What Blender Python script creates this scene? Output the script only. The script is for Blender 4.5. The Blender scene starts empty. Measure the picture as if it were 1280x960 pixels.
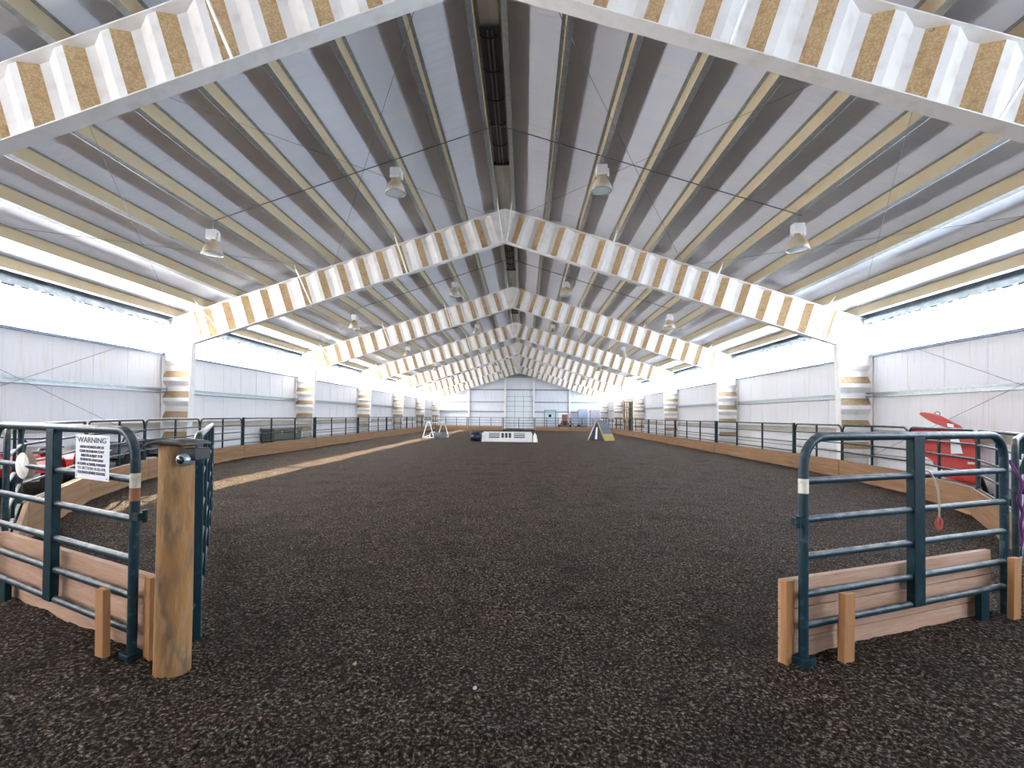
import bpy, math, random
import numpy as np
from mathutils import Vector, Matrix, noise as mnoise
random.seed(7)
PI = math.pi
scene = bpy.context.scene
COL = scene.collection

# ------------------------------------------------------------------ camera
FPX, CX, CY = 620.0, 623.22, 510.37
PITCH, YAW, ROLL, CAMX, EYE = 0.01565, -0.05207, 0.00912, 0.555, 1.42
cp, sp, cyw, syw, cr, sr = (math.cos(PITCH), math.sin(PITCH), math.cos(YAW), math.sin(YAW), math.cos(ROLL), math.sin(ROLL))
fw = Vector((syw*cp, cyw*cp, sp)); rt = Vector((cyw, -syw, 0)); up = rt.cross(fw)
rt2 = rt*cr + up*sr; up2 = up*cr - rt*sr
cam = bpy.data.cameras.new('camera'); camo = bpy.data.objects.new('camera', cam); COL.objects.link(camo)
m = Matrix((rt2, up2, -fw)).transposed().to_4x4(); m.translation = Vector((CAMX, 0, EYE)); camo.matrix_world = m
cam.sensor_width = 36; cam.sensor_fit = 'HORIZONTAL'; cam.lens = FPX/1280*36
cam.shift_x = (640-CX)/1280; cam.shift_y = (CY-480)/1280; cam.clip_start = .05; cam.clip_end = 300
scene.camera = camo

# ------------------------------------------------------------------ light
scene.view_settings.view_transform = 'Standard'; scene.view_settings.look = 'None'
scene.view_settings.gamma = 1; scene.view_settings.use_curve_mapping = False
scene.view_settings.exposure = 2.0
WIN_LEFT = ((.97, .96, .97), 10.4)      # sunlit translucent strip
WIN_RIGHT = ((.77, .87, 1.0), 9.6)       # skylit translucent strip
w = bpy.data.worlds.new('sky'); scene.world = w; w.use_nodes = True
w.node_tree.nodes['Background'].inputs[0].default_value = (.75, .86, 1, 1)
w.node_tree.nodes['Background'].inputs[1].default_value = 3.0
sun = bpy.data.lights.new('sun', 'SUN'); sun.energy = 950; sun.angle = .012; sun.color = (1, .86, .62)
suno = bpy.data.objects.new('sun', sun); COL.objects.link(suno)
suno.rotation_euler = Vector((-1.0, .06, .9)).to_track_quat('Z', 'Y').to_euler()
scene.cycles.max_bounces = 10; scene.cycles.diffuse_bounces = 6; scene.cycles.transparent_max_bounces = 8
scene.cycles.caustics_reflective = False; scene.cycles.caustics_refractive = False
scene.cycles.use_denoising = True; scene.cycles.sample_clamp_indirect = 6

# ------------------------------------------------------------------ materials
def mat(name, base, rough=.6, metal=0, var=None, stretch=(1, 1, 1), bump=None, dust=None, spec=.5, var2=None):
    M = bpy.data.materials.new(name); M.use_nodes = True; nt = M.node_tree; N = nt.nodes; L = nt.links
    b = N['Principled BSDF']; b.inputs['Roughness'].default_value = rough; b.inputs['Metallic'].default_value = metal
    b.inputs['Specular IOR Level'].default_value = spec
    tc = N.new('ShaderNodeTexCoord'); mp = N.new('ShaderNodeMapping'); mp.inputs['Scale'].default_value = stretch
    L.new(tc.outputs['Object'], mp.inputs[0])
    rgb = N.new('ShaderNodeRGB'); rgb.outputs[0].default_value = (*base, 1); cur = rgb.outputs[0]
    for vv in (var, var2):
        if vv:
            sc_, c2, lo, hi = vv
            n = N.new('ShaderNodeTexNoise'); n.inputs['Scale'].default_value = sc_; n.inputs['Detail'].default_value = 6
            L.new(mp.outputs[0], n.inputs['Vector'])
            r = N.new('ShaderNodeMapRange'); r.inputs[1].default_value = lo; r.inputs[2].default_value = hi; L.new(n.outputs[0], r.inputs[0])
            mx = N.new('ShaderNodeMix'); mx.data_type = 'RGBA'; mx.inputs[7].default_value = (*c2, 1)
            L.new(r.outputs[0], mx.inputs[0]); L.new(cur, mx.inputs[6]); cur = mx.outputs[2]
    if dust:
        c2, amt = dust
        g = N.new('ShaderNodeNewGeometry'); s = N.new('ShaderNodeSeparateXYZ'); L.new(g.outputs['Normal'], s.inputs[0])
        n = N.new('ShaderNodeTexNoise'); n.inputs['Scale'].default_value = 9; n.inputs['Detail'].default_value = 5; L.new(tc.outputs['Object'], n.inputs['Vector'])
        r = N.new('ShaderNodeMapRange'); r.inputs[1].default_value = .25; r.inputs[2].default_value = .75; r.inputs[4].default_value = amt; L.new(s.outputs[2], r.inputs[0])
        r2 = N.new('ShaderNodeMapRange'); r2.inputs[1].default_value = .35; r2.inputs[2].default_value = .6; L.new(n.outputs[0], r2.inputs[0])
        mu = N.new('ShaderNodeMath'); mu.operation = 'MULTIPLY'; L.new(r.outputs[0], mu.inputs[0]); L.new(r2.outputs[0], mu.inputs[1])
        mx = N.new('ShaderNodeMix'); mx.data_type = 'RGBA'; mx.inputs[7].default_value = (*c2, 1)
        L.new(mu.outputs[0], mx.inputs[0]); L.new(cur, mx.inputs[6]); cur = mx.outputs[2]
    L.new(cur, b.inputs['Base Color'])
    if bump:
        sc_, st, dist = bump
        n = N.new('ShaderNodeTexNoise'); n.inputs['Scale'].default_value = sc_; n.inputs['Detail'].default_value = 5; L.new(mp.outputs[0], n.inputs['Vector'])
        bp = N.new('ShaderNodeBump'); bp.inputs['Strength'].default_value = st; bp.inputs['Distance'].default_value = dist
        L.new(n.outputs[0], bp.inputs['Height']); L.new(bp.outputs[0], b.inputs['Normal'])
    return M

M = {}
M['white_steel'] = mat('white_steel', (.84, .83, .82), .42, var=(5, (.70, .66, .60), .5, .8))
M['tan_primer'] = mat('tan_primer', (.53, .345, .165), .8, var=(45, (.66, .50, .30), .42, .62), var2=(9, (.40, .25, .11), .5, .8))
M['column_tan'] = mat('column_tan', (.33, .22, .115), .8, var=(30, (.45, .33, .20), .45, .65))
M['purlin_tan'] = mat('purlin_tan', (.42, .36, .24), .7, var=(3, (.47, .32, .17), .5, .75), stretch=(1, 1, 1))
M['galvanized'] = mat('galvanized', (.33, .37, .38), .38, .65, var=(14, (.45, .48, .50), .4, .7))
M['roof_facing'] = mat('roof_facing', (.79, .84, .95), .33, var=(1.3, (.84, .86, .93), .4, .7), stretch=(.6, 3, 1), bump=(2.2, .35, .05))
M['wall_liner'] = mat('wall_liner', (.70, .70, .73), .45, var=(4, (.60, .55, .47), .56, .85), stretch=(1, 3.5, .25), bump=(4, .25, .03))
M['end_liner'] = mat('end_liner', (.68, .71, .77), .5, var=(2, (.56, .58, .62), .5, .8), stretch=(3, 1, .3), bump=(4, .2, .03))
M['flashing'] = mat('flashing', (.16, .20, .28), .35, .3)
M['header'] = mat('header', (.42, .50, .55), .35, .5, var=(6, (.6, .66, .7), .45, .7))
M['green_tube'] = mat('green_tube', (.006, .026, .040), .46, 0, spec=.3, var=(22, (.04, .09, .12), .55, .75), dust=((.27, .25, .22), .5))
M['green_plate'] = mat('green_plate', (.004, .022, .030), .5, 0, spec=.2, var=(14, (.02, .06, .075), .55, .8))
M['fence_green'] = mat('fence_green', (.007, .026, .033), .45, 0, spec=.25, var=(12, (.05, .08, .09), .5, .8), dust=((.35, .30, .24), .5))
M['wood_board'] = mat('wood_board', (.42, .245, .155), .75, var=(5, (.33, .18, .10), .5, .75), stretch=(1, 5, 14), bump=(20, .3, .01), var2=(3.5, (.48, .32, .24), .4, .75))
M['kick_wood'] = mat('kick_wood', (.29, .155, .07), .8, var=(4, (.22, .13, .08), .45, .7), stretch=(.6, 5, 9), bump=(14, .3, .01), var2=(2, (.38, .23, .125), .45, .8))
M['stake_wood'] = mat('stake_wood', (.38, .18, .065), .7, var=(6, (.32, .15, .06), .5, .7), stretch=(9, 9, .8), bump=(20, .3, .01))
M['post_wood'] = mat('post_wood', (.27, .135, .042), .8, var=(7, (.12, .075, .04), .45, .7), stretch=(2.2, 2.2, .6), bump=(18, .6, .02), var2=(10, (.30, .17, .075), .5, .65))
M['wainscot'] = mat('wainscot', (.40, .36, .31), .7, var=(3, (.30, .26, .2), .5, .8), stretch=(1, .4, 4))
M['rubber'] = mat('rubber', (.07, .068, .068), .8, var=(9, (.15, .14, .13), .45, .75), bump=(30, .3, .01))
M['black'] = mat('black', (.012, .012, .014), .4)
M['tyre'] = mat('tyre', (.02, .02, .02), .85)
M['glass_dark'] = mat('glass_dark', (.02, .025, .03), .08)
M['sign_white'] = mat('sign_white', (.78, .79, .83), .4)
M['sign_ink'] = mat('sign_ink', (.10, .10, .13), .6)
M['sticker'] = mat('sticker', (.66, .62, .52), .6, var=(30, (.5, .45, .36), .5, .7))
M['rust'] = mat('rust', (.30, .12, .06), .8)
M['lamp_shade'] = mat('lamp_shade', (.50, .40, .28), .35, var=(6, (.58, .50, .40), .4, .7))
M['lamp_lens'] = mat('lamp_lens', (.55, .63, .63), .15, spec=.8)
M['lamp_box'] = mat('lamp_box', (.75, .76, .77), .3, .2)
M['dark_wire'] = mat('dark_wire', (.16, .16, .17), .5, .5)
M['vent_grey'] = mat('vent_grey', (.10, .105, .13), .4, .4)
M['red_paint'] = mat('red_paint', (.46, .013, .008), .35, var=(7, (.36, .01, .007), .5, .8))
M['atv_red'] = mat('atv_red', (.55, .03, .035), .3)
M['atv_black'] = mat('atv_black', (.03, .033, .04), .35)
M['grey_plastic'] = mat('grey_plastic', (.10, .105, .125), .6)
M['navy'] = mat('navy', (.006, .009, .035), .4)
M['white_plastic'] = mat('white_plastic', (.82, .83, .82), .4)
M['ramp_grey'] = mat('ramp_grey', (.06, .063, .085), .8)
M['ramp_yellow'] = mat('ramp_yellow', (.28, .20, .055), .8)
M['olive'] = mat('olive', (.10, .11, .075), .7, var=(8, (.06, .06, .045), .4, .7), stretch=(1, 1, 8))
M['door_blue'] = mat('door_blue', (.52, .64, .71), .5)
M['cabinet_blue'] = mat('cabinet_blue', (.34, .39, .50), .5)
M['door_white'] = mat('door_white', (.66, .72, .75), .5)
M['line_grey'] = mat('line_grey', (.20, .22, .23), .6)
M['rust_red'] = mat('rust_red', (.24, .09, .07), .6)
M['ladder_wood'] = mat('ladder_wood', (.42, .30, .12), .8, var=(8, (.25, .16, .07), .5, .8))
M['rope_purple'] = mat('rope_purple', (.10, .015, .10), .8)
M['rope_tan'] = mat('rope_tan', (.42, .38, .33), .9)
M['rope_red'] = mat('rope_red', (.45, .10, .09), .9)
M['old_white'] = mat('old_white', (.72, .70, .65), .7, var=(25, (.45, .38, .28), .5, .8))
M['disc_rim'] = mat('disc_rim', (.36, .28, .19), .8)
M['box_white'] = mat('box_white', (.38, .37, .43), .5, var=(4, (.32, .28, .31), .45, .75))
M['chip_grey'] = mat('chip_grey', (.085, .074, .066), .9)
M['chip_dark'] = mat('chip_dark', (.012, .010, .009), .9)
M['chip_brown'] = mat('chip_brown', (.10, .06, .03), .9)
M['pebble'] = mat('pebble', (.45, .48, .48), .6)
M['chip'] = mat('chip', (.45, .29, .12), .8)

def strip_mat(name, col, strength, trans):
    m_ = bpy.data.materials.new(name); m_.use_nodes = True; nt = m_.node_tree; nt.nodes.clear()
    o = nt.nodes.new('ShaderNodeOutputMaterial'); e = nt.nodes.new('ShaderNodeEmission'); t = nt.nodes.new('ShaderNodeBsdfTransparent')
    x = nt.nodes.new('ShaderNodeMixShader'); e.inputs[0].default_value = (*col, 1); e.inputs[1].default_value = strength
    x.inputs[0].default_value = trans
    nt.links.new(e.outputs[0], x.inputs[1]); nt.links.new(t.outputs[0], x.inputs[2]); nt.links.new(x.outputs[0], o.inputs[0])
    return m_
M['strip_left'] = strip_mat('strip_left', *WIN_LEFT, .10)
M['strip_right'] = strip_mat('strip_right', *WIN_RIGHT, .06)

def ground_mat():
    m_ = bpy.data.materials.new('footing'); m_.use_nodes = True; nt = m_.node_tree; N = nt.nodes; L = nt.links
    b = N['Principled BSDF']; b.inputs['Roughness'].default_value = .9; b.inputs['Specular IOR Level'].default_value = .08
    b.inputs['Sheen Weight'].default_value = .05; b.inputs['Sheen Roughness'].default_value = .6; b.inputs['Sheen Tint'].default_value = (.8, .58, .42, 1)
    tc = N.new('ShaderNodeTexCoord')
    def noise(s, d=6):
        n = N.new('ShaderNodeTexNoise'); n.inputs['Scale'].default_value = s; n.inputs['Detail'].default_value = d; n.inputs['Roughness'].default_value = .65
        L.new(tc.outputs['Object'], n.inputs['Vector']); return n.outputs[0]
    def ramp(src, stops):
        r = N.new('ShaderNodeValToRGB'); L.new(src, r.inputs[0]); els = r.color_ramp.elements
        while len(els) < len(stops): els.new(.5)
        for e, (p, c) in zip(els, stops): e.position = p; e.color = (*c, 1)
        return r.outputs[0]
    fine = ramp(noise(52, 7), [(.43, (.0008, .0005, .0003)), (.50, (.022, .0145, .0095)), (.56, (.095, .072, .054)), (.64, (.36, .30, .25))])
    big = ramp(noise(1.6, 6), [(.36, (.55, .54, .55)), (.50, (.95, .93, .92)), (.62, (1.0, .93, .86)), (.74, (1.0, .80, .58))])
    mul = N.new('ShaderNodeMix'); mul.data_type = 'RGBA'; mul.blend_type = 'MULTIPLY'; mul.inputs[0].default_value = 1
    L.new(fine, mul.inputs[6]); L.new(big, mul.inputs[7])
    # reddish brown patches and lighter chips
    pat = N.new('ShaderNodeMapRange'); pat.inputs[1].default_value = .60; pat.inputs[2].default_value = .74; pat.inputs[4].default_value = .65; L.new(noise(4.5, 5), pat.inputs[0])
    mx = N.new('ShaderNodeMix'); mx.data_type = 'RGBA'; mx.inputs[7].default_value = (.040, .022, .010, 1)
    L.new(pat.outputs[0], mx.inputs[0]); L.new(mul.outputs[2], mx.inputs[6])
    L.new(mx.outputs[2], b.inputs['Base Color'])
    ad = N.new('ShaderNodeMath'); ad.operation = 'MULTIPLY_ADD'; ad.inputs[1].default_value = 1.6
    L.new(noise(7, 5), ad.inputs[0]); L.new(noise(70, 5), ad.inputs[2])
    bp = N.new('ShaderNodeBump'); bp.inputs['Strength'].default_value = .9; bp.inputs['Distance'].default_value = .05
    L.new(ad.outputs[0], bp.inputs['Height']); L.new(bp.outputs[0], b.inputs['Normal'])
    return m_
M['footing'] = ground_mat()

# ------------------------------------------------------------------ mesh helpers
class MB:
    def __init__(s): s.v = []; s.f = []; s.mi = []; s.sm = []
    def add(s, vs, fs, mi=0, smooth=False):
        o = len(s.v); s.v += [tuple(v) for v in vs]
        for f in fs: s.f.append([i+o for i in f]); s.mi.append(mi); s.sm.append(smooth)
    def box(s, lo, hi, mi=0, tf=None):
        x0, y0, z0 = lo; x1, y1, z1 = hi
        vs = [Vector(p) for p in ((x0,y0,z0),(x1,y0,z0),(x1,y1,z0),(x0,y1,z0),(x0,y0,z1),(x1,y0,z1),(x1,y1,z1),(x0,y1,z1))]
        if tf: vs = [tf @ v for v in vs]
        s.add(vs, [(0,3,2,1),(4,5,6,7),(0,1,5,4),(1,2,6,5),(2,3,7,6),(3,0,4,7)], mi)
    def bar(s, a, b, wd, ht, mi=0, upv=(0, 0, 1)):
        a = Vector(a); b = Vector(b); d = (b-a).normalized(); u = Vector(upv)
        if abs(d.dot(u)) > .99: u = Vector((0, 1, 0))
        x = d.cross(u).normalized(); u = x.cross(d)
        vs = [p + x*sx*wd/2 + u*su*ht/2 for p in (a, b) for sx, su in ((-1,-1),(1,-1),(1,1),(-1,1))]
        s.add(vs, [(0,3,2,1),(4,5,6,7),(0,1,5,4),(1,2,6,5),(2,3,7,6),(3,0,4,7)], mi)
    def tube(s, pts, r, n=10, mi=0, cap=True, closed=False):
        pts = [Vector(p) for p in pts]; rings = []; k = len(pts)
        rr = r if isinstance(r, (list, tuple)) else [r]*k
        prev = None
        for i, p in enumerate(pts):
            if closed: d = (pts[(i+1) % k]-pts[i-1]).normalized()
            else: d = (pts[min(i+1, k-1)]-pts[max(i-1, 0)]).normalized()
            u = prev if prev is not None else (Vector((0,0,1)) if abs(d.z) < .9 else Vector((1,0,0)))
            x = (u - d*u.dot(d)).normalized(); y = d.cross(x); prev = x
            rings.append([p + (x*math.cos(2*PI*j/n)+y*math.sin(2*PI*j/n))*rr[i] for j in range(n)])
        vs = [v for q in rings for v in q]; fs = []
        m_ = k if closed else k-1
        for i in range(m_):
            i2 = (i+1) % k
            for j in range(n): fs.append((i*n+j, i*n+(j+1) % n, i2*n+(j+1) % n, i2*n+j))
        s.add(vs, fs, mi, True)
        if cap and not closed:
            s.add(rings[0], [tuple(range(n))[::-1]], mi); s.add(rings[-1], [tuple(range(n))], mi)
    def lathe(s, prof, n=24, mi=0, tf=None, axis='z'):
        vs = []; k = len(prof)
        for r, z in prof:
            for j in range(n):
                a = 2*PI*j/n; c, q = r*math.cos(a), r*math.sin(a)
                p = Vector((c, q, z)) if axis == 'z' else (Vector((z, c, q)) if axis == 'x' else Vector((q, z, c)))
                vs.append(tf @ p if tf else p)
        fs = [(i*n+j, i*n+(j+1) % n, (i+1)*n+(j+1) % n, (i+1)*n+j) for i in range(k-1) for j in range(n)]
        s.add(vs, fs, mi, True)
    def prism(s, poly, fn, d0, d1, mi=0):
        """poly: 2-D outline; fn(a, b, d) -> 3-D point"""
        n = len(poly); vs = [fn(a, b, d0) for a, b in poly]+[fn(a, b, d1) for a, b in poly]
        s.add(vs, [tuple(range(n))[::-1], tuple(range(n, 2*n))]+[(i, (i+1) % n, n+(i+1) % n, n+i) for i in range(n)], mi)
    def build(s, name, mats, parent=None, bevel=0, loc=None):
        me = bpy.data.meshes.new(name); me.from_pydata([tuple(v) for v in s.v], [], s.f)
        if not isinstance(mats, (list, tuple)): mats = [mats]
        for q in mats: me.materials.append(M[q])
        me.polygons.foreach_set('material_index', s.mi); me.polygons.foreach_set('use_smooth', s.sm); me.update()
        import bmesh
        bm = bmesh.new(); bm.from_mesh(me); bmesh.ops.recalc_face_normals(bm, faces=bm.faces); bm.to_mesh(me); bm.free()
        o = bpy.data.objects.new(name, me); COL.objects.link(o)
        if parent: o.parent = parent
        if loc: o.location = loc
        if bevel:
            b = o.modifiers.new('bevel', 'BEVEL'); b.width = bevel; b.segments = 2; b.limit_method = 'ANGLE'
        return o
def tag(o, label=None, cat=None, group=None, kind=None):
    if label: o['label'] = label
    if cat: o['category'] = cat
    if group: o['group'] = group
    if kind: o['kind'] = kind
    return o
def thing(name, label, cat, loc=(0,0,0), rz=0, group=None):
    o = bpy.data.objects.new(name, None); COL.objects.link(o); o.location = loc; o.rotation_euler = (0, 0, rz)
    o.empty_display_size = .2
    return tag(o, label, cat, group)
def copy_tree(o, parent=None):
    c = o.copy(); COL.objects.link(c)
    if parent: c.parent = parent
    for ch in [x for x in bpy.data.objects if x.parent == o]: copy_tree(ch, c)
    return c
def place(o, a, b=None, z=0, extra=0):
    o.location = (a[0], a[1], z)
    if b is not None: o.rotation_euler = (0, 0, math.atan2(b[1]-a[1], b[0]-a[0])+extra)
    return o
ORD = ['first','second','third','fourth','fifth','sixth','seventh','eighth','ninth','tenth','eleventh','twelfth']

# ------------------------------------------------------------------ building numbers
BAY = 8.0; Y1 = 13.22
FY = [Y1+BAY*(i-1) for i in range(-1, 7)]             # frame positions: -2.78 .. 53.22
YF, YB = -8.0, 55.0                                   # end walls
SL = .32; RZ = 7.17                                   # roof slope, ridge height of the liner
XO = 9.45
roofz = lambda x: RZ-SL*abs(x)

# ------------------------------------------------------------------ setting
# floor
xs = np.concatenate([np.arange(-9.6, -4, .25), np.arange(-4, 5.5, .055), np.arange(5.5, 9.7, .25)])
ys = np.concatenate([np.arange(YF, 1.0, .5), np.arange(1.0, 6, .055), np.arange(6, 16, .16), np.arange(16, YB+.4, .5)])
vs = []
for y in ys:
    for x in xs:
        h = 0
        if y > .5:
            h = .022*mnoise.noise(Vector((x*1.1, y*.5, 0))) + .016*mnoise.noise(Vector((x*3.3, y*3.3, 5)))
            if y < 7: h += .014*mnoise.noise(Vector((x*9, y*9, 2))) + .008*mnoise.noise(Vector((x*16, y*16, 7)))
        # dirt banked against the boards of the two gate panels
        for (ax, ay), (bx, by) in (((-1.6, 2.75), (-3.4, 3.6)), ((2.2, 3.0), (4.05, 3.82))):
            t = ((x-ax)*(bx-ax)+(y-ay)*(by-ay))/((bx-ax)**2+(by-ay)**2)
            if -.05 < t < 1.1:
                px, py = ax+(bx-ax)*t, ay+(by-ay)*t; d = math.hypot(x-px, y-py)
                h += .05*math.exp(-(d/.35)**2)*(.55+.5*mnoise.noise(Vector((t*4, 1, 3))))*min(1, max(0, (t+.05)*4))
        vs.append((x, y, h-.01))
nx = len(xs); fs = [(j*nx+i, j*nx+i+1, (j+1)*nx+i+1, (j+1)*nx+i) for j in range(len(ys)-1) for i in range(nx-1)]
b = MB(); b.add(vs, fs, 0, True); tag(b.build('floor', 'footing'), kind='structure')

# side walls below and above the light strips
SILL, HEAD = 3.04, 3.87
for sx, side in ((-1, 'left'), (1, 'right')):
    b = MB()
    y = YF; k = 0                                       # gently ribbed liner sheets
    while y < YB-.01:
        y2 = min(y+1.0, YB); q = .012 if k % 2 else 0
        b.box((min(sx*XO, sx*(XO+.12)), y, -.05), (max(sx*XO, sx*(XO+.12)), y2, SILL))
        b.bar((sx*(XO-.004), y, 0), (sx*(XO-.004), y, SILL), .012, .004, upv=(1, 0, 0)); y = y2; k += 1
    tag(b.build('wall_'+side, 'wall_liner'), kind='structure')
    b = MB(); b.box((min(sx*(XO-.01), sx*(XO+.12)), YF, HEAD), (max(sx*(XO-.01), sx*(XO+.12)), YB, roofz(XO)+.1))
    tag(b.build('wall_%s' % ('left_top' if sx < 0 else 'right_top'), 'header'), kind='structure')
    b = MB(); b.box((min(sx*(XO-.10), sx*(XO+.13)), YF, SILL-.02), (max(sx*(XO-.10), sx*(XO+.13)), YB, SILL+.035))
    tag(b.build('trim_%d' % (1 if sx < 0 else 2), 'flashing'), kind='structure')
    # header channel under the eave: a ledge with a lip
    b = MB(); b.box((min(sx*(XO-.02), sx*(XO-.22)), YF, HEAD), (max(sx*(XO-.02), sx*(XO-.22)), YB, HEAD+.02))
    b.box((min(sx*(XO-.22), sx*(XO-.235)), YF, HEAD-.02), (max(sx*(XO-.22), sx*(XO-.235)), YB, HEAD+.09))
    tag(b.build('trim_%d' % (3 if sx < 0 else 4), 'header'), kind='structure')
    b = MB()                                            # ragged insulation edge hanging over the strip
    y = YF
    while y < YB:
        d = .015+.03*random.random(); st = .12+.25*random.random()
        b.box((sx*(XO-.22)-.004, y, HEAD-.02-d), (sx*(XO-.22)+.004, y+st*.7, HEAD-.015)); y += st
    tag(b.build('trim_%d' % (5 if sx < 0 else 6), 'flashing'), kind='structure')
    edges = [YF]+FY+[YB]
    for i in range(len(edges)-1):
        b = MB(); x0, x1 = sorted((sx*(XO+.04), sx*(XO+.055)))
        b.box((x0, edges[i], SILL+.03), (x1, edges[i+1], HEAD))
        tag(b.build('window_%d' % (i+1+(0 if sx < 0 else 10)), 'strip_left' if sx < 0 else 'strip_right'), kind='structure')

# ceiling: liner of both slopes
b = MB()
for sx in (-1, 1):
    n = 24; 
    b.add([(0, YF, RZ), (sx*(XO+.15), YF, roofz(XO+.15)), (sx*(XO+.15), YB, roofz(XO+.15)), (0, YB, RZ),
           (0, YF, RZ+.15), (sx*(XO+.15), YF, roofz(XO+.15)+.15), (sx*(XO+.15), YB, roofz(XO+.15)+.15), (0, YB, RZ+.15)],
          [(0,1,2,3),(4,7,6,5),(1,5,6,2),(0,4,5,1),(3,2,6,7)])
tag(b.build('ceiling', 'roof_facing'), kind='structure')
# end walls
for nm, y0, y1 in (('wall_back', YB, YB+.15), ('wall_front', YF-.15, YF)):
    b = MB(); b.prism([(-XO-.1, -.05), (XO+.1, -.05), (XO+.1, roofz(XO)), (0, RZ+.05), (-XO-.1, roofz(XO))], lambda a, c, d: (a, d, c), y0, y1)
    tag(b.build(nm, 'end_liner'), kind='structure')

# ------------------------------------------------------------------ portal frames
def make_frame():
    root = thing('portal_frame', 'frame', 'steel frame')
    FWD = .10                                           # half flange width
    c = math.hypot(1, SL); dx, dz = 1/c, -SL/c; nxv, nzv = SL/c, 1/c; dep = .87/c
    PER = .56; prof = [(0, -.06), (.10, -.06), (.28, .06), (.38, .06)]
    for sx in (-1, 1):
        b = MB()
        P = lambda t, n, y: (sx*(0+dx*t+nxv*n), y, 6.09+dz*t+nzv*n)
        t_end = 8.22*c; t = .22
        # corrugated web, the slope of each rib that faces the ridge keeps its tan coat
        pts = []
        k = 0
        while t < t_end:
            base = t_end-.06-k*PER-(.32 if sx > 0 else 0)
            if k == 0 and sx > 0: pts.append((t_end-.06, -.06, 0))
            if base-.40 < 0: break
            k += 1
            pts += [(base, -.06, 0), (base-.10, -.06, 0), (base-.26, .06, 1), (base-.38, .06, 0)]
        last = base
        if last < .10: last = pts[-1][0]-.02
        pts.append((last, -.06, 0))
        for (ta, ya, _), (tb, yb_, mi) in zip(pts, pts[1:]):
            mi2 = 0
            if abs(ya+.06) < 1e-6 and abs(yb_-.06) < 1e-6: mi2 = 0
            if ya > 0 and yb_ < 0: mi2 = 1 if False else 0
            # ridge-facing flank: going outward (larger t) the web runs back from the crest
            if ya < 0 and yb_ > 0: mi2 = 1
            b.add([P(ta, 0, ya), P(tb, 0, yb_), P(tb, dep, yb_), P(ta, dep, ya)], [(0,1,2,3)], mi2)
        # ridge wedge and haunch plates
        q = P(last, 0, 0); r_ = P(last, dep, 0)
        b.prism([(abs(q[0]), q[2]), (.0, 6.09), (.0, 6.96), (abs(r_[0]), r_[2])], lambda a, z, d: (sx*a, d, z), -.065, -.055)
        q = P(t_end-.06, 0, 0); r_ = P(t_end-.06, dep, 0)
        b.prism([(abs(q[0]), q[2]), (8.57, 3.35), (9.42, 3.09), (9.41, 3.95), (abs(r_[0]), r_[2])], lambda a, z, d: (sx*a, d, z), -.065, -.055)
        for ta, tb in ((t_end-.02, t_end+.078), (t_end+.10, t_end+.17)):   # bare stripes beside the bolted end plates
            b.prism([(ta, .01), (tb, .01), (tb, dep-.01), (ta, dep-.01)], lambda t_, n_, d: P(t_, n_, d), -.069, -.0652, 1)
        # flanges
        b.prism([(0, 6.09), (8.57, 3.348), (9.42, 3.09), (9.42, 3.075), (8.57, 3.333), (0, 6.075)], lambda a, z, d: (sx*a, d, z), -FWD, FWD)
        b.prism([(0, 6.96), (9.42, 3.946), (9.42, 3.931), (0, 6.945)], lambda a, z, d: (sx*a, d, z), -FWD, FWD)
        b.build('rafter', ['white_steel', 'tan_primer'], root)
        # column
        b = MB(); zt = 3.05
        b.prism([(8.57, 3.345), (8.585, 3.345), (8.70, 0), (8.685, 0)], lambda a, z, d: (sx*a, d, z), -FWD, FWD)
        b.prism([(9.41, 3.95), (9.425, 3.95), (9.425, 0), (9.41, 0)], lambda a, z, d: (sx*a, d, z), -FWD, FWD)
        xi = lambda z: 8.585+(3.345-z)/3.345*.115
        pts = [(zt, -.06)]; z = zt-(.15 if sx > 0 else .08)
        while z > -.1: pts += [(z, -.06), (z-.10, -.06), (z-.24, .05), (z-.38, .05)]; z -= PER
        for (za, ya), (zb, yb_) in zip(pts, pts[1:]):
            za, zb = max(za, 0), max(zb, 0)
            if za == zb: continue
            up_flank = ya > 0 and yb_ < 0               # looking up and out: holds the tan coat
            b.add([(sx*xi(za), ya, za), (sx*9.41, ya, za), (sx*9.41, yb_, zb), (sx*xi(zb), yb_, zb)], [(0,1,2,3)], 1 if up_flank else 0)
        b.prism([(8.58, 3.34), (9.41, 3.09), (9.41, zt), (8.59, zt)], lambda a, z, d: (sx*a, d, z), -.065, -.055)
        b.box((min(sx*8.6, sx*9.5), -.14, 0), (max(sx*8.6, sx*9.5), .14, .02))
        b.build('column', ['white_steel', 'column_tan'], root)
        # bolted end plates next to the haunch
        for tt in (t_end-.03, t_end+.09):
            b = MB(); a0 = P(tt, -.02, 0); a1 = P(tt, dep+.02, 0)
            b.bar(a0, a1, .21, .014, upv=(dx*sx, 0, dz)); b.build('end_plate', 'white_steel', root)
        # flange braces up to the purlins
        for X in (.2, 2.87, 5.49, 8.20):
            for sy in (-1, 1):
                b = MB(); xb = max(X-.25, .04) if X > 1 else .05
                if X > 8: xb = X-.45
                b.bar((sx*xb, sy*.09, 6.08-SL*xb), (sx*X, sy*.62, RZ-SL*X-.10), .035, .004+.012)
                b.build('flange_brace', 'white_steel' if sy < 0 else 'purlin_tan', root)
    b = MB(); b.bar((0, 0, 6.05), (0, 0, 6.97), .014, .2, upv=(0, 1, 0)); b.build('ridge_plate', 'white_steel', root)
    return root
proto = make_frame()
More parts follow.
